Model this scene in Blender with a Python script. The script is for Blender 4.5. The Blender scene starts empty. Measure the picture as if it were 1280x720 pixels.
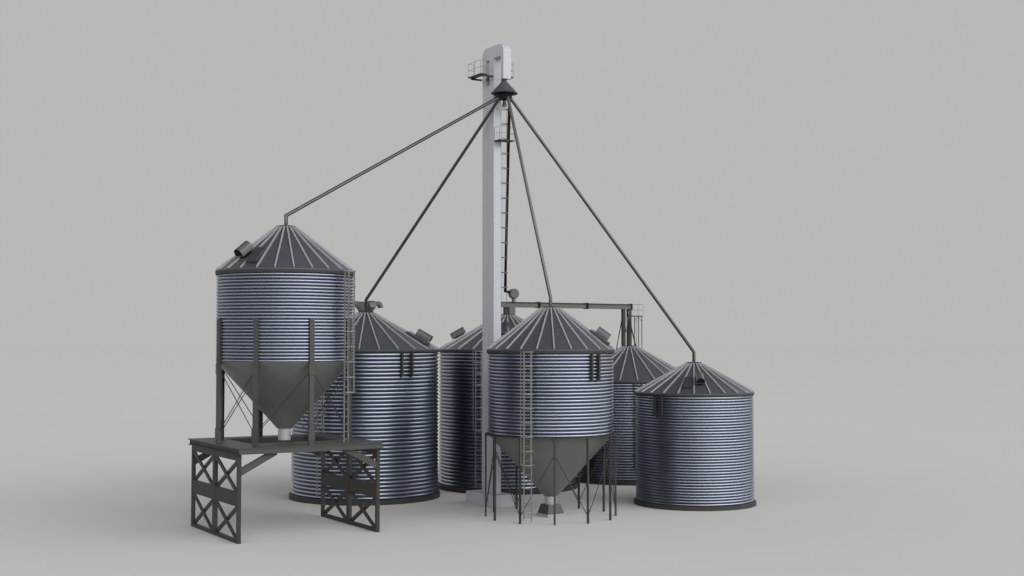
import bpy, bmesh, math, random
from mathutils import Vector, Matrix

# ------------------------------------------------------------------ basics
K = 1.7                      # metres per drawing unit (grain silos about 7.5 to 10 m across)
R = math.radians
PHI = 0.55                   # heading of the plant's grid in radians
E1 = (math.cos(PHI), math.sin(PHI))
E2 = (-E1[1], E1[0])
C = bpy.context.scene.collection
random.seed(4)


def on_grid(o, a, b):
    return (o[0] + a * E1[0] + b * E2[0], o[1] + a * E1[1] + b * E2[1])


# ------------------------------------------------------------------ materials
def lin(c):
    return tuple(((v / 255.0 + 0.055) / 1.055) ** 2.4 if v > 10 else v / 255.0 / 12.92 for v in c)


def material(name, color, rough=0.5, metal=0.0, var=0.06, scale=1.2, streak=False, spec=0.5, rvar=0.05):
    m = bpy.data.materials.new(name)
    m.use_nodes = True
    nt = m.node_tree
    n, l = nt.nodes, nt.links
    b = n['Principled BSDF']
    b.inputs['Metallic'].default_value = metal
    b.inputs['Specular IOR Level'].default_value = spec
    tc = n.new('ShaderNodeTexCoord')
    mp = n.new('ShaderNodeMapping')
    mp.inputs['Scale'].default_value = (scale, scale, scale * (0.25 if streak else 1.0))
    l.new(tc.outputs['Object'], mp.inputs['Vector'])
    no = n.new('ShaderNodeTexNoise')
    no.inputs['Scale'].default_value = 1.0
    no.inputs['Detail'].default_value = 2.5
    no.inputs['Roughness'].default_value = 0.6
    l.new(mp.outputs['Vector'], no.inputs['Vector'])
    mr = n.new('ShaderNodeMapRange')
    mr.inputs['From Min'].default_value = 0.3
    mr.inputs['From Max'].default_value = 0.7
    mr.inputs['To Min'].default_value = 1.0 - var
    mr.inputs['To Max'].default_value = 1.0 + var
    l.new(no.outputs['Fac'], mr.inputs['Value'])
    mx = n.new('ShaderNodeMix')
    mx.data_type = 'RGBA'
    mx.blend_type = 'MULTIPLY'
    mx.inputs['Factor'].default_value = 1.0
    mx.inputs[6].default_value = (*color, 1)
    l.new(mr.outputs['Result'], mx.inputs[7])
    l.new(mx.outputs[2], b.inputs['Base Color'])
    m2 = n.new('ShaderNodeMapRange')
    m2.inputs['From Min'].default_value = 0.3
    m2.inputs['From Max'].default_value = 0.7
    m2.inputs['To Min'].default_value = max(0.02, rough - rvar)
    m2.inputs['To Max'].default_value = min(1.0, rough + rvar)
    l.new(no.outputs['Fac'], m2.inputs['Value'])
    l.new(m2.outputs['Result'], b.inputs['Roughness'])
    return m


M = {
    'corrugated': material('galvanised_corrugated_sheet', (0.252, 0.276, 0.326), 0.32, 1.0, 0.02, 0.35),
    'roof': material('slate_roof_sheet', (0.078, 0.084, 0.095), 0.45, 0.3, 0.05, 0.5),
    'hatch': material('dark_slate_hatch_sheet', (0.050, 0.054, 0.062), 0.45, 0.3, 0.05, 0.5),
    'rib': material('pale_roof_rib', (0.36, 0.366, 0.372), 0.5, 0.2, 0.05, 1.0),
    'leg': material('charcoal_leg_steel', (0.050, 0.050, 0.047), 0.55, 0.1, 0.08, 0.8, False, 0.4),
    'dark': material('dark_olive_steel', (0.036, 0.035, 0.031), 0.6, 0.1, 0.08, 0.8, False, 0.3),
    'cone': material('grey_cone_steel', (0.152, 0.152, 0.143), 0.42, 0.4, 0.06, 0.5),
    'frame': material('brown_black_steel', (0.030, 0.0275, 0.022), 0.55, 0.1, 0.08, 0.8, False, 0.35),
    'black': material('black_steel', (0.009, 0.009, 0.0088), 0.6, 0.0, 0.05, 1.0, False, 0.15),
    'pipe': material('dull_pipe_steel', (0.080, 0.081, 0.079), 0.32, 0.85, 0.06, 1.0),
    'ladder': material('pale_ladder_steel', (0.185, 0.184, 0.170), 0.5, 0.2, 0.05, 1.0),
    'beam': material('grey_beam_steel', (0.092, 0.093, 0.089), 0.5, 0.2, 0.06, 0.8),
    'tower': material('pale_painted_steel', (0.420, 0.437, 0.462), 0.45, 0.0, 0.03, 0.4, True),
    'concrete': material('blue_grey_concrete', (0.42, 0.435, 0.455), 0.8, 0.0, 0.06, 1.5, False, 0.3),
    'pale_foot': material('pale_foot', (0.29, 0.29, 0.284), 0.8, 0.0, 0.06, 1.5, False, 0.3),
    'vent': material('grey_vent_steel', (0.100, 0.102, 0.101), 0.45, 0.3, 0.05, 1.0),
    'boot': material('smooth_dark_boot_steel', (0.045, 0.045, 0.044), 0.45, 0.2, 0.05, 1.0),
    'spout': material('pale_spout_steel', (0.36, 0.36, 0.35), 0.4, 0.3, 0.05, 1.0),
    'floor': material('studio_floor', (0.6225, 0.6155, 0.582), 0.95, 0.0, 0.006, 0.05, False, 0.0, 0.0),
}


# ------------------------------------------------------------------ mesh builder
class MB:
    def __init__(self):
        self.v, self.f = [], []

    def add(self, vs, fs):
        o = len(self.v)
        self.v += [tuple(p) for p in vs]
        self.f += [tuple(i + o for i in q) for q in fs]
        return self

    def box(self, x0, x1, y0, y1, z0, z1):
        vs = [(x, y, z) for z in (z0, z1) for y in (y0, y1) for x in (x0, x1)]
        return self.add(vs, [(0, 2, 3, 1), (4, 5, 7, 6), (0, 1, 5, 4), (2, 6, 7, 3), (0, 4, 6, 2), (1, 3, 7, 5)])

    def obox(self, c, u, v, w):
        """box round centre c with half-axis vectors u, v, w"""
        c, u, v, w = Vector(c), Vector(u), Vector(v), Vector(w)
        if u.cross(v).dot(w) < 0:
            u = -u
        vs = [c + a * u + b * v + d * w for d in (-1, 1) for b in (-1, 1) for a in (-1, 1)]
        return self.add(vs, [(0, 2, 3, 1), (4, 5, 7, 6), (0, 1, 5, 4), (2, 6, 7, 3), (0, 4, 6, 2), (1, 3, 7, 5)])

    def bar(self, p, q, w, h, up=(0, 0, 1)):
        p, q, up = Vector(p), Vector(q), Vector(up)
        d = (q - p)
        L = d.length
        d.normalize()
        s = d.cross(up)
        if s.length < 1e-4:
            s = d.cross(Vector((1, 0, 0)))
        s.normalize()
        t = s.cross(d)
        return self.obox((p + q) / 2, d * (L / 2), s * (w / 2), t * (h / 2))

    def tube(self, pts, r, n=10, cap=True, closed=False):
        pts = [Vector(p) for p in pts]
        m = len(pts)
        rings = []
        prev = None
        for i, p in enumerate(pts):
            if closed:
                d0 = (p - pts[i - 1]).normalized()
                d1 = (pts[(i + 1) % m] - p).normalized()
            else:
                d0 = (p - pts[i - 1]).normalized() if i else (pts[1] - p).normalized()
                d1 = (pts[i + 1] - p).normalized() if i < m - 1 else d0
            t = (d0 + d1).normalized()
            if prev is None:
                a = Vector((0, 0, 1)) if abs(t.z) < 0.9 else Vector((1, 0, 0))
                u = t.cross(a).normalized()
            else:
                u = (prev - t * prev.dot(t)).normalized()
            prev = u
            w = t.cross(u)
            k = 1.0 / max(0.5, t.dot(d1))
            rr = r[i] if isinstance(r, (list, tuple)) else r
            rings.append([p + (u * math.cos(j * 2 * math.pi / n) + w * math.sin(j * 2 * math.pi / n)) * rr * k
                          for j in range(n)])
        vs = [v for g in rings for v in g]
        fs = []
        for i in range(m if closed else m - 1):
            a, b = i * n, ((i + 1) % m) * n
            for j in range(n):
                fs.append((a + j, a + (j + 1) % n, b + (j + 1) % n, b + j))
        if cap and not closed:
            fs.append(tuple(range(n - 1, -1, -1)))
            fs.append(tuple((m - 1) * n + j for j in range(n)))
        return self.add(vs, fs)

    def lathe(self, prof, n=96, closed=False):
        """prof: (r, z) from bottom to top outside -> outward normals"""
        vs = [(r * math.cos(2 * math.pi * j / n), r * math.sin(2 * math.pi * j / n), z) for r, z in prof for j in range(n)]
        fs = []
        m = len(prof)
        for i in range(m if closed else m - 1):
            a, b = i * n, ((i + 1) % m) * n
            for j in range(n):
                fs.append((a + j, a + (j + 1) % n, b + (j + 1) % n, b + j))
        return self.add(vs, fs)

    def prism(self, poly, axis, t0, t1):
        """poly of 2-d points extruded along axis ('x': poly is (y,z); 'y': poly is (x,z); 'z': poly is (x,y))"""
        def P(p, t):
            return {'x': (t, p[0], p[1]), 'y': (p[0], t, p[1]), 'z': (p[0], p[1], t)}[axis]
        n = len(poly)
        vs = [P(p, t0) for p in poly] + [P(p, t1) for p in poly]
        fs = [tuple(range(n - 1, -1, -1)), tuple(range(n, 2 * n))]
        fs += [(i, (i + 1) % n, n + (i + 1) % n, n + i) for i in range(n)]
        return self.add(vs, fs)

    def build(self, name, mat, parent=None, smooth=None, loc=None, bevel=0.0):
        me = bpy.data.meshes.new(name)
        bm = bmesh.new()
        vs = [bm.verts.new((x * K, y * K, z * K)) for x, y, z in self.v]
        for q in self.f:
            try:
                bm.faces.new([vs[i] for i in q])
            except ValueError:
                pass
        bmesh.ops.recalc_face_normals(bm, faces=bm.faces)
        if bevel:
            bmesh.ops.bevel(bm, geom=[e for e in bm.edges if e.calc_face_angle(0) > 0.6], offset=bevel * K,
                            segments=2, profile=0.5, affect='EDGES')
        bm.to_mesh(me)
        bm.free()
        me.materials.append(mat)
        if smooth is not None:
            me.polygons.foreach_set('use_smooth', [True] * len(me.polygons))
            me.set_sharp_from_angle(angle=R(smooth))
        o = bpy.data.objects.new(name, me)
        C.objects.link(o)
        if parent is not None:
            o.parent = parent
        if loc is not None:
            o.location = tuple(c * K for c in loc)
        return o


def thing(name, label, cat, loc=(0, 0, 0), rot=0.0, group=None):
    o = bpy.data.objects.new(name, None)
    C.objects.link(o)
    o.location = tuple(c * K for c in loc)
    o.rotation_euler = (0, 0, rot)
    o.empty_display_size = 0.5
    tag(o, label, cat, group)
    return o


def tag(o, label, cat, group=None):
    o['label'] = label
    o['category'] = cat
    if group:
        o['group'] = group


def dup(src, parent, rot=None, loc=None):
    o = src.copy()
    C.objects.link(o)
    o.parent = parent
    if rot is not None:
        o.rotation_euler = (0, 0, rot)
    if loc is not None:
        o.location = tuple(c * K for c in loc)
    return o


def az(deg, r, z=0.0):
    return Vector((r * math.cos(R(deg)), r * math.sin(R(deg)), z))


def frame(deg):
    """radial and tangential unit vectors at an azimuth"""
    return Vector((math.cos(R(deg)), math.sin(R(deg)), 0)), Vector((-math.sin(R(deg)), math.cos(R(deg)), 0))


# ------------------------------------------------------------------ silo pieces
def corrugated_wall(parent, rad, z0, z1, count):
    """rounded ribs that lean out a little towards the bottom, parted by narrow deep grooves"""
    p = (z1 - z0) / count
    # (height within one pitch, distance inside the outer radius), both in pitches, from the bottom of a rib upwards
    rib = [(0.00, 0.50), (0.17, 0.045), (0.20, 0.012), (0.25, 0.0), (0.36, 0.012), (0.47, 0.045), (0.57, 0.095), (0.65, 0.155),
           (0.70, 0.21), (0.72, 0.26)]
    prof = []
    for i in range(count):
        for h, d in rib:
            prof.append((rad - d * p, z0 + (i + h) * p))
    prof.append((rad - 0.50 * p, z1))
    return MB().lathe(prof, 128).build('wall', M['corrugated'], parent, 50)


def silo_roof(parent, r_eave, z_eave, r_top, z_top, phase, ribs=24, rib_w=0.042):
    prof = [(r_eave - 0.05, z_eave - 0.03), (r_eave, z_eave - 0.03), (r_eave, z_eave), (r_top, z_top), (0.001, z_top + 0.004)]
    roof = MB().lathe(prof, 96).build('roof', M['roof'], parent, 25)
    u = Vector((r_eave - r_top, 0, z_eave - z_top))
    L = u.length
    u.normalize()
    nrm = Vector((-u.z, 0, u.x))
    c = Vector(((r_eave + r_top) / 2, 0, (z_eave + z_top) / 2)) + nrm * 0.018
    mb = MB().obox(c, u * (L / 2 - 0.03), Vector((0, rib_w / 2, 0)), nrm * 0.026)
    rib0 = None
    for k in range(ribs):
        ang = R(phase + k * 360.0 / ribs)
        if rib0 is None:
            rib0 = mb.build('rib', M['rib'], roof)
            rib0.rotation_euler = (0, 0, ang)
        else:
            dup(rib0, roof, ang)
    # top collar
    MB().lathe([(r_top + 0.012, z_top - 0.03), (r_top + 0.02, z_top - 0.03), (r_top + 0.02, z_top + 0.04),
                (r_top - 0.06, z_top + 0.055), (0.001, z_top + 0.055)], 48).build('collar', M['dark'], roof, 30)
    return roof


def roof_point(cfg, deg, r):
    re, ze, rt, zt = cfg
    z = ze + (zt - ze) * (re - r) / (re - rt)
    rad, tan = frame(deg)
    s = (rad * (re - rt) + Vector((0, 0, ze - zt))).normalized()     # down the slope
    n = tan.cross(s)
    if n.z < 0:
        n = -n
    return rad * r + Vector((0, 0, z)), s, tan, n


def roof_hatch(parent, cfg, deg, r, w=0.36, ln=0.78):
    p, s, t, n = roof_point(cfg, deg, r)
    mb = MB().obox(p + n * 0.035, s * (ln / 2), t * (w / 2), n * 0.075)
    return mb.build('hatch', M['hatch'], parent, None, None, 0.012)


def roof_vent(parent, cfg, deg, r, dia=0.32, ln=0.5):
    """arched hood, dark at its open lower end, on a low neck"""
    p, s, t, n = roof_point(cfg, deg, r)
    b0 = p + n * 0.095
    N = 14
    ra = dia / 2
    arch = [(-ra, 0.0)] + [(-ra * math.cos(math.pi * i / N), ra * 0.55 + ra * math.sin(math.pi * i / N)) for i in range(N + 1)] + [(ra, 0.0)]
    inner = [(x * 0.9, 0.012 + y * 0.94) for x, y in arch]
    m = len(arch)
    lo, hi = s * (ln / 2), s * (-ln / 2)
    P = lambda q, e: b0 + t * q[0] + n * q[1] + e
    vs = [P(q, lo) for q in arch] + [P(q, hi) for q in arch] + [P(q, lo) for q in inner] + [P(q, hi * 0.8) for q in inner]
    fs = []
    for i in range(m):
        j = (i + 1) % m
        fs.append((i, j, m + j, m + i))
        fs.append((i, 2 * m + i, 2 * m + j, j))
        fs.append((2 * m + i, 3 * m + i, 3 * m + j, 2 * m + j))
    fs.append(tuple(m + i for i in range(m)))
    fs.append(tuple(3 * m + i for i in range(m - 1, -1, -1)))
    ho = MB().add(vs, fs).build('roof_vent', M['vent'], parent, 40)
    MB().obox(p + n * 0.045, s * (ln * 0.34), t * (dia * 0.3), n * 0.052).build('neck', M['black'], ho)
    g = [(x * 0.89, 0.016 + y * 0.93) for x, y in arch]  # black plate standing in for the shade inside the open hood
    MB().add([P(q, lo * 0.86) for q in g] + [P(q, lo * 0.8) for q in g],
             [tuple(range(m)), tuple(range(2 * m - 1, m - 1, -1))] + [(i, m + i, m + (i + 1) % m, (i + 1) % m) for i in range(m)]).build('shade_plate', M['black'], ho)
    return ho


def caged_ladder(parent, deg, rad, z0, z1, zc0, w=0.27, mat='ladder', gap=0.09, step=0.235, hoop=0.48, bars=(-62, -5, 55), cage=0.22):
    d, t = frame(deg)
    c = d * (rad + gap)
    root = bpy.data.objects.new('ladder', None)
    C.objects.link(root)
    root.parent = parent
    m = M[mat]
    for s in (-1, 1):
        b = c + t * (s * w / 2)
        MB().obox(b + Vector((0, 0, (z0 + z1) / 2)), d * 0.022, t * 0.013, Vector((0, 0, (z1 - z0) / 2))).build('rail', m, root)
    # rungs
    n = int((z1 - z0 - 0.1) / step)
    r0 = None
    for k in range(n):
        z = z0 + 0.12 + k * step
        if r0 is None:
            r0 = MB().tube([c - t * (w / 2), c + t * (w / 2)], 0.012, 6).build('rung', m, root, 60)
            r0.location = (0, 0, z * K)
        else:
            dup(r0, root, None, (0, 0, z))
    # cage hoops: flat half-rings
    n = int(round((z1 - zc0) / hoop))
    h0 = None
    N = 12
    cc = c
    def arc(a, r):
        return cc + d * (0.06 + r * math.cos(R(a))) + t * (r * math.sin(R(a)))
    for k in range(n + 1):
        z = zc0 + (z1 - zc0) * k / n
        if h0 is None:
            mb = MB()
            vs, fs = [], []
            an = [-100 + 200 * i / N for i in range(N + 1)]
            for a in an:
                for r, zz in ((cage, -0.016), (cage + 0.012, -0.016), (cage + 0.012, 0.016), (cage, 0.016)):
                    q = arc(a, r)
                    vs.append((q.x, q.y, zz))
            for i in range(N):
                for j in range(4):
                    fs.append((4 * i + j, 4 * i + (j + 1) % 4, 4 * i + 4 + (j + 1) % 4, 4 * i + 4 + j))
            fs += [(3, 2, 1, 0), (4 * N, 4 * N + 1, 4 * N + 2, 4 * N + 3)]
            mb.add(vs, fs)
            for s in (-1, 1):   # ties from the hoop ends to the rails
                e = arc(100 * s, cage + 0.007)
                q = c + t * (s * w / 2)
                mb.bar((e.x, e.y, 0), (q.x, q.y, 0), 0.02, 0.028)
            h0 = mb.build('cage_hoop', m, root)
            h0.location = (0, 0, z * K)
        else:
            dup(h0, root, None, (0, 0, z))
    for a in bars:
        q = arc(a, cage - 0.01)
        MB().obox((q.x, q.y, (zc0 + z1) / 2), d * 0.008, t * 0.010, (0, 0, (z1 - zc0) / 2)).build('cage_bar', m, root)
    # stand-offs to the wall
    for z in (z1 - 0.15, (z0 + z1) / 2 + 0.3):
        for s in (-1, 1):
            q = c + t * (s * w / 2)
            MB().bar((q.x, q.y, z), tuple((q - d * (gap + 0.04))[:2]) + (z,), 0.02, 0.03).build('standoff', m, root)
    return root


def wall_brackets(parent, deg, rad, z0, z1, sep=0.29):
    d, t = frame(deg)
    for s in (-1, 1):
        b = d * (rad + 0.03) + t * (s * sep / 2)
        MB().obox(b + Vector((0, 0, (z0 + z1) / 2)), d * 0.045, t * 0.036, Vector((0, 0, (z1 - z0) / 2))).build('bracket', M['dark'], parent)


def eave_ring(parent, rad, z0, z1):
    MB().lathe([(rad - 0.1, z0), (rad - 0.02, z0), (rad - 0.005, z0 + 0.02), (rad - 0.005, z1 - 0.015), (rad - 0.06, z1 - 0.003),
                (rad - 0.1, z1 - 0.004)], 96, True).build('eave_ring', M['dark'], parent, 30)


def storage_silo(loc, label, rad, z_ring, z_eb, z_et, r_top, z_top, count, phase):
    t = thing('storage_silo', label, 'silo', (loc[0], loc[1], 0), 0, 'corrugated grain silos of the plant')
    corrugated_wall(t, rad - 0.03, z_ring + 0.002, z_eb + 0.03, count)
    eave_ring(t, rad, z_eb, z_et)
    cfg = (rad, z_et, r_top, z_top)
    silo_roof(t, rad, z_et, r_top, z_top, phase)
    MB().lathe([(rad - 0.25, 0.0), (rad + 0.045, 0.0), (rad + 0.045, z_ring - 0.03), (rad + 0.015, z_ring), (rad - 0.25, z_ring)],
               128, True).build('base_ring', M['dark'], t, 30)
    return t, cfg


def hopper_silo(loc, label, dz, count):
    """dz lifts the whole bin; wall, roof and cone are the same on both"""
    t = thing('hopper_silo', label, 'silo', loc, 0, 'corrugated grain silos of the plant')
    zb, ze0, ze1 = 2.88 + dz, 5.655 + dz, 5.79 + dz
    corrugated_wall(t, 2.205, zb, ze0 + 0.03, count)
    eave_ring(t, 2.245, ze0, ze1)
    cfg = (2.245, ze1, 0.30, 7.245 + dz)
    silo_roof(t, *cfg, math.degrees(PHI))
    cone = MB().lathe([(0.245, zb - 2.17), (0.26, zb - 2.155), (0.52, zb - 1.86), (2.16, zb - 0.05), (2.185, zb - 0.0), (2.0, zb + 0.02)], 96)
    cone.build('hopper_cone', M['cone'], t, 20)
    return t, cfg


# ------------------------------------------------------------------ setting
fl = MB()
N = 96
RF = 6000.0
ang = [2 * math.pi * i / N for i in range(N)]
fl.add([(0, 47, 0)] + [(RF * math.cos(a), 47 + RF * math.sin(a), 0) for a in ang], [(0, 1 + i, 1 + (i + 1) % N) for i in range(N)])
floor = fl.build('floor', M['floor'])
floor['kind'] = 'structure'

DEG = math.degrees(PHI)

# ------------------------------------------------------------------ raised hopper silo on its steel platform
S1 = (-7.39, 42.07)
ZD = 2.859
D1 = 2.55
s1, cfg1 = hopper_silo((S1[0], S1[1], 0), 'cone bottomed corrugated silo raised on a trestle platform', D1, 27)
zb1 = 2.88 + D1
MB().lathe([(0.20, zb1 - 2.55), (0.205, zb1 - 2.55), (0.205, zb1 - 2.14), (0.15, zb1 - 2.14)], 40).build('spout', M['spout'], s1, 40)
LEGA = [DEG - 180 + 45 * k for k in range(8)]
ZL = 6.787
for a in LEGA:
    d, t = frame(a)
    mb = MB()
    c = d * 2.205
    mb.obox(c + d * 0.055 + Vector((0, 0, (ZD + ZL) / 2)), d * 0.012, t * 0.076, Vector((0, 0, (ZL - ZD) / 2)))
    for s in (-1, 1):
        mb.obox(c + t * (s * 0.066) + d * 0.0 + Vector((0, 0, (ZD + ZL) / 2)), d * 0.0435, t * 0.010, Vector((0, 0, (ZL - ZD) / 2 - 0.002)))
    lg = mb.build('leg', M['leg'], s1)
    MB().obox(c + d * 0.075 + Vector((0, 0, 5.20)), d * 0.006, t * 0.10, Vector((0, 0, 0.17))).build('gusset', M['leg'], lg)
    MB().obox(c + d * 0.075 + Vector((0, 0, 3.17)), d * 0.006, t * 0.105, Vector((0, 0, 0.17))).build('gusset', M['leg'], lg)
for k, a in enumerate(LEGA):
    b = LEGA[(k + 1) % 8]
    for p, q in (((a, 5.2), (b, 3.15)), ((a, 3.15), (b, 5.2))):
        o = 2.20 if p[1] > q[1] else 2.23
        MB().tube([az(p[0], o, p[1]), az(q[0], o, q[1])], 0.014, 6).build('brace', M['dark'], s1, 60)
caged_ladder(s1, -25.3, 2.27, ZD, 8.30, 4.46, 0.24)
roof_hatch(s1, cfg1, DEG - 142.5, 1.72)
roof_vent(s1, cfg1, DEG - 161, 1.62, 0.36)

# steel platform
pl = thing('steel_platform', 'dark steel trestle platform with two cross braced end frames', 'platform', (S1[0], S1[1], 0), PHI)
HX, HY = 2.432, 2.415
OX0, OX1, OY0, OY1 = -1.42, 1.62, -0.78, 1.75
ZB = 2.665
deck = MB()
for x0, x1, y0, y1 in ((-HX, HX, -HY, OY0), (-HX, HX, OY1, HY), (-HX, OX0, OY0, OY1), (OX1, HX, OY0, OY1)):
    deck.box(x0, x1, y0, y1, ZD - 0.03, ZD)
deck.build('deck', M['leg'], pl)
for y0, y1 in ((-HY + 0.03, -HY + 0.07), (HY - 0.07, HY - 0.03)):
    MB().box(-HX + 0.062, HX - 0.062, y0, y1, ZB, ZD - 0.032).build('edge_beam', M['leg'], pl)
for sx in (-1, 1):
    x = sx * (HX - 0.09)
    mb = MB().box(x - 0.015, x + 0.015, -HY + 0.075, HY - 0.075, ZB + 0.03, ZD - 0.032)
    mb.box(min(sx * HX, sx * (HX - 0.25)), max(sx * HX, sx * (HX - 0.25)), -HY + 0.075, HY - 0.075, ZB, ZB + 0.028)
    mb.build('edge_beam', M['frame'], pl)
# rim of the deck opening
rim = MB()
rim.box(OX0 - 0.03, OX1 + 0.03, OY0 - 0.03, OY0 - 0.002, ZB, ZD - 0.032)
rim.box(OX0 - 0.03, OX1 + 0.03, OY1 + 0.002, OY1 + 0.03, ZB - 0.1, ZD - 0.032)
rim.box(OX0 - 0.03, OX0 - 0.002, OY0, OY1, ZB, ZD - 0.032)
rim.box(OX1 + 0.002, OX1 + 0.03, OY0, OY1, ZB, ZD - 0.032)
rim.build('opening_rim', M['dark'], pl)
PX, PY = 2.297, 2.238
for sx in (-1, 1):
    er = bpy.data.objects.new('end_frame', None)
    C.objects.link(er)
    er.parent = pl
    x = sx * PX
    ZT = ZB - 0.003
    for y0, y1 in ((-PY, -PY + 0.12), (-0.105, 0.105), (PY - 0.12, PY)):
        MB().box(x - 0.055, x + 0.055, y0, y1, 0.0, ZT).build('post', M['frame'], er)
    ZM0, ZM1 = 1.10, 1.53
    for y0, y1 in ((-PY + 0.122, -0.107), (0.107, PY - 0.122)):
        MB().box(x - 0.05, x + 0.05, y0, y1, 0.0, 0.12).build('sill', M['frame'], er)
        MB().box(x - 0.05, x + 0.05, y0, y1, ZM0, ZM1).build('middle_plate', M['frame'], er)
        MB().box(x - 0.05, x + 0.05, y0, y1, ZT - 0.19, ZT).build('head_beam', M['frame'], er)
        for z0, z1 in ((0.10, ZM0 + 0.02), (ZM1 - 0.02, ZT - 0.17)):
            MB().bar((x - 0.022, y0, z0), (x - 0.022, y1, z1), 0.042, 0.135, (0, 0, 1)).build('diagonal', M['frame'], er)
            MB().bar((x + 0.022, y0, z1), (x + 0.022, y1, z0), 0.042, 0.135, (0, 0, 1)).build('diagonal', M['frame'], er)
    for sy in (-1, 1):
        y = sy * (PY - 0.06)
        MB().bar((x - sx * 0.03, y, 2.12), (x - sx * 1.15, y, 2.70), 0.11, 0.2, (0, 0, 1)).build('knee_brace', M['leg'], pl)

# ------------------------------------------------------------------ hopper silo standing on twelve thin legs
S4 = (1.35, 45.24)
s4, cfg4 = hopper_silo((S4[0], S4[1], 0), 'cone bottomed corrugated silo on twelve thin dark legs beside the tower', 0.0, 24)
MB().lathe([(0.2, 0.39), (0.205, 0.39), (0.205, 0.74), (0.15, 0.74)], 40).build('spout', M['spout'], s4, 40)
MB().lathe([(2.16, 2.835), (2.30, 2.835), (2.30, 2.875), (2.16, 2.878)], 96, True).build('leg_ring', M['dark'], s4, 30)
for k in range(12):
    a = DEG + 30 * k
    d, t = frame(a)
    MB().obox(d * 2.265 + Vector((0, 0, 1.4155)), d * 0.032, t * 0.032, (0, 0, 1.4155)).build('leg', M['dark'], s4)
for k in range(12):
    a = DEG + 30 * k
    if k % 2 == 1:
        MB().tube([az(a, 2.265, 0.24), az(a + 30, 2.265, 2.3)], 0.015, 6).build('brace', M['dark'], s4, 60)
        MB().tube([az(a, 2.265, 0.24), az(a - 30, 2.265, 2.3)], 0.015, 6).build('brace', M['dark'], s4, 60)
caged_ladder(s4, -110.6, 2.27, 0.12, 5.72, 1.98, 0.27)
wall_brackets(s4, -49, 2.2, 5.65 - 0.9, 5.653, 0.33)
roof_hatch(s4, cfg4, DEG - 50, 1.74)
roof_vent(s4, cfg4, DEG - 38.5, 1.72)

# outlet boot below it
ob = thing('discharge_boot', 'squat flared steel boot on a pale foot below the cone', 'hopper', (S4[0], S4[1], 0), PHI)


def frustum(h0, h1, z0, z1):
    a = [(-h0, -h0, z0), (h0, -h0, z0), (h0, h0, z0), (-h0, h0, z0), (-h1, -h1, z1), (h1, -h1, z1), (h1, h1, z1), (-h1, h1, z1)]
    return MB().add(a, [(3, 2, 1, 0), (4, 5, 6, 7), (0, 1, 5, 4), (1, 2, 6, 5), (2, 3, 7, 6), (3, 0, 4, 7)])


frustum(0.377, 0.342, 0.0, 0.10).build('foot', M['pale_foot'], ob)  # stands for the boot's sunken end showing pale through the ground
frustum(0.336, 0.25, 0.102, 0.42).build('body', M['boot'], ob)

# ------------------------------------------------------------------ flat bottomed silos
S2 = (-5.778, 51.012)
S3 = on_grid(S2, 6.55, 0)
S5 = on_grid(S2, 12.95, 0)
S6 = (6.866, 48.774)
s2, cfg2 = storage_silo(S2, 'large flat bottomed silo behind the trestle, curved vents crowning its roof', 2.905, 0.2, 5.655, 5.765, 0.31, 7.2, 38, DEG)
s3, cfg3 = storage_silo(S3, 'shaded flat bottomed silo directly behind the tall tower', 2.905, 0.2, 5.645, 5.755, 0.31, 7.18, 38, DEG)
s5, cfg5 = storage_silo(S5, 'flat bottomed silo with a railed platform and posts on its roof', 2.905, 0.2, 4.29, 4.42, 0.31, 5.86, 36, DEG)
s6, cfg6 = storage_silo(S6, 'smallest flat bottomed silo, nothing standing in front of it, at the right end', 2.235, 0.165, 4.075, 4.18, 0.28, 5.25, 38, -98 + 90)

caged_ladder(s2, -117, 2.93, 0.25, 5.70, 2.9, 0.27)
wall_brackets(s2, -51, 2.87, 4.75, 5.652, 0.46)
roof_hatch(s2, cfg2, DEG - 50, 2.2, 0.42, 0.95)
roof_vent(s2, cfg2, DEG - 38.5, 2.25, 0.34, 0.62)

caged_ladder(s3, -112, 2.93, 0.25, 5.70, 2.55, 0.27)
roof_vent(s3, cfg3, DEG + 142.5, 2.0, 0.34, 0.62)
roof_hatch(s3, cfg3, DEG - 127.5, 1.42, 0.34, 0.9)

caged_ladder(s5, -89, 2.93, 0.75, 4.25, 0.8, 0.27, 'dark')

wall_brackets(s6, -133.5, 2.2, 3.38, 4.073, 0.31)
roof_hatch(s6, cfg6, -105.5, 1.62, 0.32, 0.7)
roof_vent(s6, cfg6, -90.5, 1.55, 0.32, 0.45)

# curved vents round the top of the large silo
for k in range(4):
    d, t = frame(DEG + 90 * k)
    path = [(0.20, 7.2), (0.31, 7.40), (0.385, 7.54), (0.44, 7.60), (0.51, 7.61), (0.58, 7.575), (0.625, 7.49), (0.635, 7.41)]
    th = [0.03, 0.05, 0.062, 0.068, 0.068, 0.066, 0.062, 0.06]
    wd = [0.07, 0.10, 0.12, 0.125, 0.125, 0.125, 0.125, 0.125]
    vs, fs = [], []
    m = len(path)
    for i, (r, z) in enumerate(path):
        i0, i1 = max(0, i - 1), min(m - 1, i + 1)
        tg = Vector((path[i1][0] - path[i0][0], path[i1][1] - path[i0][1])).normalized()
        nr = Vector((-tg.y, tg.x))
        for s, w in ((-1, -1), (1, -1), (1, 1), (-1, 1)):
            rr, zz = r + nr.x * s * th[i], z + nr.y * s * th[i]
            q = d * rr + t * (w * wd[i])
            vs.append((q.x, q.y, zz))
    for i in range(m - 1):
        for j in range(4):
            fs.append((4 * i + j, 4 * i + (j + 1) % 4, 4 * i + 4 + (j + 1) % 4, 4 * i + 4 + j))
    fs += [(3, 2, 1, 0), tuple(4 * (m - 1) + j for j in range(4))]
    MB().add(vs, fs).build('curved_vent', M['vent'], s2, 35)

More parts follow.
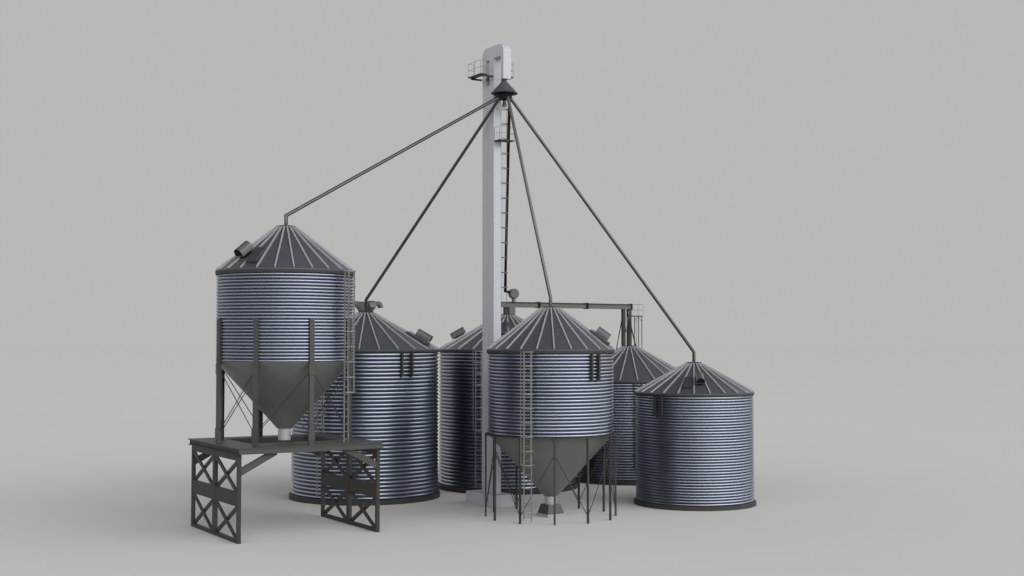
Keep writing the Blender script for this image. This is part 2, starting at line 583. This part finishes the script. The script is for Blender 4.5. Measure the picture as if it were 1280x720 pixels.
# ------------------------------------------------------------------ bucket elevator tower (local x along E1, local y along E2)
T = (-0.68, 47.938)
tw = thing('elevator_tower', 'tall pale bucket elevator tower with hooked head and cone distributor', 'tower', (T[0], T[1], 0), PHI)
MB().box(-0.29, 0.63, -0.42, 1.56, 0.0, 0.44).build('base', M['concrete'], tw, None, None, 0.012)
TX = 0.32
ZH = 15.9
MB().box(0, TX, 0.0, 0.32, 0.442, ZH).build('trunk', M['tower'], tw, None, None, 0.008)
MB().box(0, TX, 0.56, 0.84, 0.442, ZH).build('trunk', M['tower'], tw, None, None, 0.008)
MB().box(0.022, TX - 0.022, 0.322, 0.558, 0.442, ZH - 0.2).build('web', M['tower'], tw)
# hooked head: outline in (y, z)
y0, y1, zt, rr = -0.70, 0.85, 17.14, 0.30
out = [(y1, ZH + 0.002), (y1, zt - rr)]
out += [(y1 - rr + rr * math.cos(R(a)), zt - rr + rr * math.sin(R(a))) for a in range(10, 91, 10)]
out += [(y0 + rr - rr * math.sin(R(a)), zt - rr + rr * math.cos(R(a))) for a in range(0, 91, 10)]
out += [(y0, 15.81), (y0 + 0.19, 15.81), (y0 + 0.19, 16.69), (-0.0, 16.69), (-0.0, ZH + 0.002), (0.32, ZH + 0.002), (0.32, 16.66),
        (0.56, 16.66), (0.56, ZH + 0.002)]
hd = MB().prism(out, 'x', -0.004, TX + 0.004)
hd.build('head', M['tower'], tw, 25)
MB().box(0.07, TX - 0.07, 0.322, 0.558, ZH, 16.658).build('web', M['tower'], tw)
MB().box(-0.03, TX + 0.03, 0.35, 0.53, ZH + 0.03, ZH + 0.14).build('drive_box', M['pipe'], tw)

# railed service platforms
def railing(name, pts, h, parent, levels=(0.5, 1.0), closed=False, r=0.0055):
    mb = MB()
    for x, y, z in pts:
        mb.tube([(x, y, z), (x, y, z + h)], r, 6)
    seq = list(pts) + ([pts[0]] if closed else [])
    for f in levels:
        for p, q in zip(seq[:-1], seq[1:]):
            mb.tube([(p[0], p[1], p[2] + h * f), (q[0], q[1], q[2] + h * f)], r, 6)
    return mb.build(name, M['dark'], parent, 60)


def service_platform(x0, x1, y0, y1, z, open_side, h=0.5):
    sp = MB().box(x0, x1, y0, y1, z - 0.035, z).build('service_platform', M['dark'], tw)
    i = 0.012
    c = [(x0 + i, y0 + i, z), (x1 - i, y0 + i, z), (x1 - i, y1 - i, z), (x0 + i, y1 - i, z)]
    k = {'y0': 1, 'x1': 2, 'y1': 3, 'x0': 0}[open_side]
    pts = [c[(k + j) % 4] for j in range(4)]
    # middle posts on the long edges
    full = []
    for p, q in zip(pts[:-1], pts[1:]):
        full.append(p)
        if abs(p[0] - q[0]) + abs(p[1] - q[1]) > 0.45:
            full.append(((p[0] + q[0]) / 2, (p[1] + q[1]) / 2, z))
    full.append(pts[-1])
    railing('railing', full, h, sp)
    return sp


for sx in (-1, 1):
    xa, xb = (-0.56, -0.29) if sx < 0 else (TX + 0.29, TX + 0.56)
    sp = service_platform(xa, xb, 0.02, 0.99, 16.07, 'x1' if sx < 0 else 'x0')
    for y in (0.06, 0.9):
        xe = -0.006 if sx < 0 else TX + 0.006
        far = xa + 0.1 if sx < 0 else xb - 0.1
        MB().box(min(xe, far), max(xe, far), y - 0.03, y + 0.03, 16.07 - 0.10, 16.07 - 0.038).build('platform_arm', M['dark'], sp)
service_platform(0.0, 0.66, -0.42, -0.012, 13.58, 'y1')
# tower ladder on the far face
lad = bpy.data.objects.new('ladder', None)
C.objects.link(lad)
lad.parent = tw
for y in (0.14, 0.36):
    MB().box(TX + 0.06, TX + 0.085, y - 0.012, y + 0.012, 0.44, 15.9).build('rail', M['beam'], lad)
r0 = MB().tube([(TX + 0.072, 0.14, 0), (TX + 0.072, 0.36, 0)], 0.009, 6).build('rung', M['beam'], lad, 60)
r0.location = (0, 0, 0.7 * K)
for k in range(1, 62):
    dup(r0, lad, None, (0, 0, 0.7 + k * 0.245))
N = 12
hoop = [(TX + 0.07 + 0.36 * math.sin(math.pi * i / N), 0.25 - 0.17 * math.cos(math.pi * i / N), 0) for i in range(N + 1)]
h0 = MB()
vs, fs = [], []
for x, y, z in hoop:
    cx, cy = TX + 0.07, 0.25
    for e, zz in ((1.0, -0.013), (1.05, -0.013), (1.05, 0.013), (1.0, 0.013)):
        vs.append((cx + (x - cx) * e, cy + (y - cy) * e, zz))
for i in range(N):
    for j in range(4):
        fs.append((4 * i + j, 4 * i + (j + 1) % 4, 4 * i + 4 + (j + 1) % 4, 4 * i + 4 + j))
fs += [(3, 2, 1, 0), tuple(4 * N + j for j in range(4))]
hp = h0.add(vs, fs).build('cage_hoop', M['beam'], lad)
hp.location = (0, 0, 13.16 * K)
for k in range(-3, 21):
    if k != 0:
        dup(hp, lad, None, (0, 0, 13.16 - 0.5614 * k))
MB().box(TX + 0.31, TX + 0.322, 0.11, 0.122, 1.9, 14.85).build('cage_bar', M['beam'], lad)

# distributor hanging under the head's chute
ZR = 15.28
dx, dy = 0.16, -0.50
db = MB().lathe([(0.25, ZR - 0.012), (0.49, ZR - 0.012), (0.505, ZR), (0.495, ZR + 0.02),
                 (0.06, ZR + 0.485), (0.045, ZR + 0.51), (0.001, ZR + 0.51)], 48).build('distributor', M['roof'], tw, 30)
db.location = (dx * K, dy * K, 0)
MB().box(-0.06, 0.06, -0.06, 0.06, ZR + 0.46, ZR + 0.53).build('neck', M['pipe'], db)
MB().lathe([(0.001, ZR - 0.22), (0.26, ZR - 0.22), (0.30, ZR - 0.06), (0.46, ZR - 0.014), (0.001, ZR - 0.014)], 40).build('throat', M['black'], db, 30)
MB().lathe([(0.001, ZR - 0.50), (0.09, ZR - 0.50), (0.09, ZR - 0.40), (0.065, ZR - 0.37), (0.065, ZR - 0.215), (0.001, ZR - 0.215)], 20).build('outlet_stub', M['pipe'], db, 30)
DC = on_grid(T, dx, dy)

# ------------------------------------------------------------------ spouts fanning out of the distributor
def spout(label, sx, pts, mat='pipe', r=0.06, n=14):
    t = MB().tube(pts, r, n).build('spout_pipe', M[mat], None, 40)
    tag(t, label, 'pipe', 'spout pipes fanning out from the distributor')
    return t


def fan(target, z_bend, z_end, start_r=0.22, z0=15.13):
    dx_, dy_ = target[0] - DC[0], target[1] - DC[1]
    L = math.hypot(dx_, dy_)
    a = (DC[0] + dx_ / L * start_r, DC[1] + dy_ / L * start_r, z0)
    return [a, (target[0], target[1], z_bend), (target[0], target[1], z_end)]


spout('long grey spout pipe sloping gently down to the raised silo', 0, fan(S1, 10.18, 9.852))
spout('dark spout pipe sloping to the silo crowned with curved vents', 0, fan(S2, 7.72, 7.257))
spout('steep grey spout pipe dropping to the silo on thin legs', 0, fan(S4, 7.60, 7.302))
spout('long spout pipe sloping right to the smallest silo', 0, fan(S6, 5.68, 5.307))
DRUM = (0.07, 54.4, 8.10)
pe = on_grid((DRUM[0], DRUM[1]), -0.42, 0.0)
pf = on_grid((DRUM[0], DRUM[1]), -0.20, 0.0)
bk = [(DC[0] + 0.19, DC[1] + 0.02, 15.12), (pe[0], pe[1], 8.2), (pf[0], pf[1], 8.16)]
spout('near vertical black spout pipe beside the tower ladder ending at a drum', 0, bk, 'black', 0.055)

# ------------------------------------------------------------------ bridge conveyor between the two rear silos (local x along E1)
bc = thing('bridge_conveyor', 'grey horizontal box conveyor bridging two rear silo roofs, round drum on top', 'conveyor', (S3[0], S3[1], 0), PHI)
BZ0, BZ1 = 7.53, 7.76
XE = 6.41
MB().box(-0.32, XE, -0.10, 0.10, BZ0, BZ1 - 0.05).build('trough', M['beam'], bc)
MB().box(-0.34, XE + 0.01, -0.13, 0.13, BZ1 - 0.048, BZ1).build('lid', M['dark'], bc)
for x in (1.53, 4.03):
    MB().box(x - 0.05, x + 0.05, -0.145, 0.145, BZ0 - 0.02, BZ1 + 0.02).build('joint_band', M['black'], bc)
MB().box(XE + 0.002, XE + 0.06, -0.15, 0.15, BZ0 - 0.015, BZ1 + 0.02).build('end_plate', M['dark'], bc)
MB().box(0.0, 0.30, -0.16, 0.10, 7.235, BZ0 - 0.002).build('outlet_chute', M['beam'], bc)
MB().box(-0.17, -0.07, -0.06, 0.06, 7.235, BZ0 - 0.002).build('support_post', M['dark'], bc)
# drum with its axis along local y
dl = Vector((DRUM[0] - S3[0], DRUM[1] - S3[1]))
lx, ly = dl.dot(Vector(E1)), dl.dot(Vector(E2))
dm = MB()
prof = [(0.001, -0.12), (0.195, -0.12), (0.208, -0.105), (0.208, 0.105), (0.195, 0.12), (0.001, 0.12)]
n = 40
vs = [(lx + r * math.cos(2 * math.pi * j / n), ly + w, 8.10 + r * math.sin(2 * math.pi * j / n)) for r, w in prof for j in range(n)]
fs = [(i * n + j, i * n + (j + 1) % n, (i + 1) * n + (j + 1) % n, (i + 1) * n + j) for i in range(len(prof) - 1) for j in range(n)]
dm.add(vs, fs).build('inlet_drum', M['beam'], bc, 30)
MB().box(lx - 0.06, lx + 0.06, ly - 0.06, ly + 0.06, BZ1 + 0.002, 7.93).build('inlet_neck', M['beam'], bc)
# posts and splayed stays on the roof of the far silo
q5 = 12.95 - 6.55
MB().box(q5 - 0.41, q5 - 0.27, -0.07, 0.07, 5.90, BZ0 - 0.002).build('support_post', M['dark'], bc)
MB().box(q5 - 0.11, q5 + 0.05, -0.08, 0.08, 5.915, BZ0 - 0.002).build('support_post', M['dark'], bc)
MB().tube([(q5 - 0.25, 0.12, 7.45), (q5 - 0.62, 0.16, 5.72)], 0.022, 6).build('stay', M['dark'], bc, 60)
MB().tube([(q5 - 0.2, -0.12, 7.4), (q5 + 0.2, -0.2, 5.85)], 0.03, 6).build('stay', M['dark'], bc, 60)
MB().tube([(q5 - 0.3, -0.12, 6.5), (q5 - 0.12, -0.12, 7.45)], 0.02, 6).build('stay', M['ladder'], bc, 60)

# railed roof platform beside the posts
rp = thing('roof_platform', 'slender railed platform with ladder standing on a silo roof at the conveyor end', 'platform', (S5[0], S5[1], 0), PHI)
RZ = 7.25
X0, X1, Y0, Y1 = 0.08, 0.72, -0.06, 0.26
MB().box(X0, X1, Y0, Y1, RZ - 0.04, RZ).build('deck', M['dark'], rp)
railing('railing', [(X0, Y0, RZ), ((X0 + X1) / 2, Y0, RZ), (X1, Y0, RZ), (X1, Y1, RZ), ((X0 + X1) / 2, Y1, RZ), (X0, Y1, RZ)], 0.5, rp, (0.5, 1.0), True, 0.004)


def roof_z(x, y):
    re, ze, rt, zt = cfg5
    return ze + (zt - ze) * (re - math.hypot(x, y)) / (re - rt)


for x in (0.26, X1 - 0.05):
    for y in (Y0 + 0.04, Y1 - 0.04):
        MB().box(x - 0.013, x + 0.013, y - 0.013, y + 0.013, min(roof_z(x, y), 5.9) - 0.02, RZ - 0.042).build('post', M['dark'], rp)
for x, s in ((0.26, 1), (X1 - 0.05, -1)):
    MB().tube([(x, Y0 + 0.04, RZ - 0.25), (x + s * 0.2, Y0 + 0.04, RZ - 0.045)], 0.008, 6).build('strut', M['dark'], rp, 60)
for x in (0.44, 0.56):
    MB().box(x - 0.006, x + 0.006, Y1 - 0.03, Y1 - 0.018, roof_z(x, Y1) - 0.02, RZ - 0.042).build('ladder_rail', M['beam'], rp)
rg = MB().tube([(0.44, Y1 - 0.024, 0), (0.56, Y1 - 0.024, 0)], 0.005, 6).build('ladder_rung', M['beam'], rp, 60)
rg.location = (0, 0, 5.9 * K)
for k in range(1, 9):
    dup(rg, rp, None, (0, 0, 5.9 + k * 0.15))

# ------------------------------------------------------------------ light
# studio surround: even grey backdrop at eye level, a ring of soft light above it (strongest behind the camera on the right), dim overhead
W = bpy.data.worlds.new('World')
bpy.context.scene.world = W
W.use_nodes = True
nt = W.node_tree
NN, LL = nt.nodes, nt.links
bg = NN['Background']
tc = NN.new('ShaderNodeTexCoord')
sp = NN.new('ShaderNodeSeparateXYZ')
LL.new(tc.outputs['Generated'], sp.inputs['Vector'])
up = NN.new('ShaderNodeMath')          # nothing shines from below the floor
up.operation = 'ADD'
up.inputs[1].default_value = 0.01
LL.new(sp.outputs['Z'], up.inputs[0])


def ramp(stops):
    cr = NN.new('ShaderNodeValToRGB')
    LL.new(up.outputs[0], cr.inputs['Fac'])
    el = cr.color_ramp.elements
    el[0].position, el[0].color = stops[0][0], (*stops[0][1], 1)
    el[1].position, el[1].color = stops[-1][0], (*stops[-1][1], 1)
    for p, c in stops[1:-1]:
        e = el.new(p)
        e.color = (*c, 1)
    return cr.outputs['Color']


def lobe(az_deg, el_deg, f0, f1, t0, t1):
    dot = NN.new('ShaderNodeVectorMath')
    dot.operation = 'DOT_PRODUCT'
    LL.new(tc.outputs['Generated'], dot.inputs[0])
    a_, e_ = R(az_deg), R(el_deg)
    dot.inputs[1].default_value = (math.cos(a_) * math.cos(e_), math.sin(a_) * math.cos(e_), math.sin(e_))
    mr = NN.new('ShaderNodeMapRange')
    mr.interpolation_type = 'SMOOTHSTEP'
    for k, v in (('From Min', f0), ('From Max', f1), ('To Min', t0), ('To Max', t1)):
        mr.inputs[k].default_value = v
    LL.new(dot.outputs['Value'], mr.inputs['Value'])
    return mr.outputs['Result']


def mix(mode, a_, b_):
    m = NN.new('ShaderNodeMix')
    m.data_type = 'RGBA'
    m.blend_type = mode
    m.inputs['Factor'].default_value = 1.0
    LL.new(a_, m.inputs[6])
    if isinstance(b_, tuple):
        m.inputs[7].default_value = (*b_, 1)
    else:
        LL.new(b_, m.inputs[7])
    return m.outputs[2]


HOR = (0.483, 0.483, 0.472)
base = ramp([(0.0, (0, 0, 0)), (0.002, HOR), (0.30, HOR), (0.45, (0.36, 0.37, 0.385)), (0.65, (0.12, 0.125, 0.135)), (1.0, (0.10, 0.104, 0.112))])
ring = ramp([(0.0, (0, 0, 0)), (0.27, (0, 0, 0)), (0.34, (2.2, 2.22, 2.3)), (0.48, (2.2, 2.22, 2.3)), (0.60, (0, 0, 0)), (1.0, (0, 0, 0))])
ring = mix('MULTIPLY', ring, lobe(-48, 0, -0.8, 0.8, 0.27, 1.36))
above = ramp([(0.0, (0, 0, 0)), (0.002, (0.95, 0.955, 0.98)), (1.0, (0.95, 0.955, 0.98))])
front = mix('MULTIPLY', above, lobe(-46, 12, 0.42, 0.98, 0.0, 1.5))
LL.new(mix('ADD', mix('ADD', base, ring), front), bg.inputs['Color'])
bg.inputs['Strength'].default_value = 1.0


def area(name, pos, target, sx, sy, radiance, col=(1, 1, 1)):
    L = bpy.data.lights.new(name, 'AREA')
    L.shape = 'RECTANGLE'
    L.size, L.size_y = sx * K, sy * K
    L.color = col
    L.energy = radiance * math.pi * (sx * K) * (sy * K)
    o = bpy.data.objects.new(name, L)
    C.objects.link(o)
    o.location = tuple(c * K for c in pos)
    d = (Vector(target) - Vector(pos))
    o.rotation_euler = d.to_track_quat('-Z', 'Y').to_euler()
    return o


area('key_lamp', (200, -122, 170), (0, 48, 4), 112, 100, 1.1, (1.0, 0.97, 0.92))

# ------------------------------------------------------------------ camera
cam = bpy.data.cameras.new('camera')
cam.sensor_width = 36.0
cam.lens = 1613.0 / 1280.0 * 36.0
cam.clip_start = 0.5
cam.clip_end = 20000
co = bpy.data.objects.new('camera', cam)
C.objects.link(co)
co.location = (0, 0, 6.0 * K)
co.rotation_euler = (math.pi / 2 + 0.043, 0, 0)
sc = bpy.context.scene
sc.camera = co
sc.view_settings.view_transform = 'Standard'
sc.view_settings.look = 'None'
sc.view_settings.exposure = 0.0
sc.view_settings.gamma = 1.0
sc.cycles.max_bounces = 10
sc.cycles.glossy_bounces = 3
sc.cycles.use_denoising = True
sc.cycles.use_adaptive_sampling = False
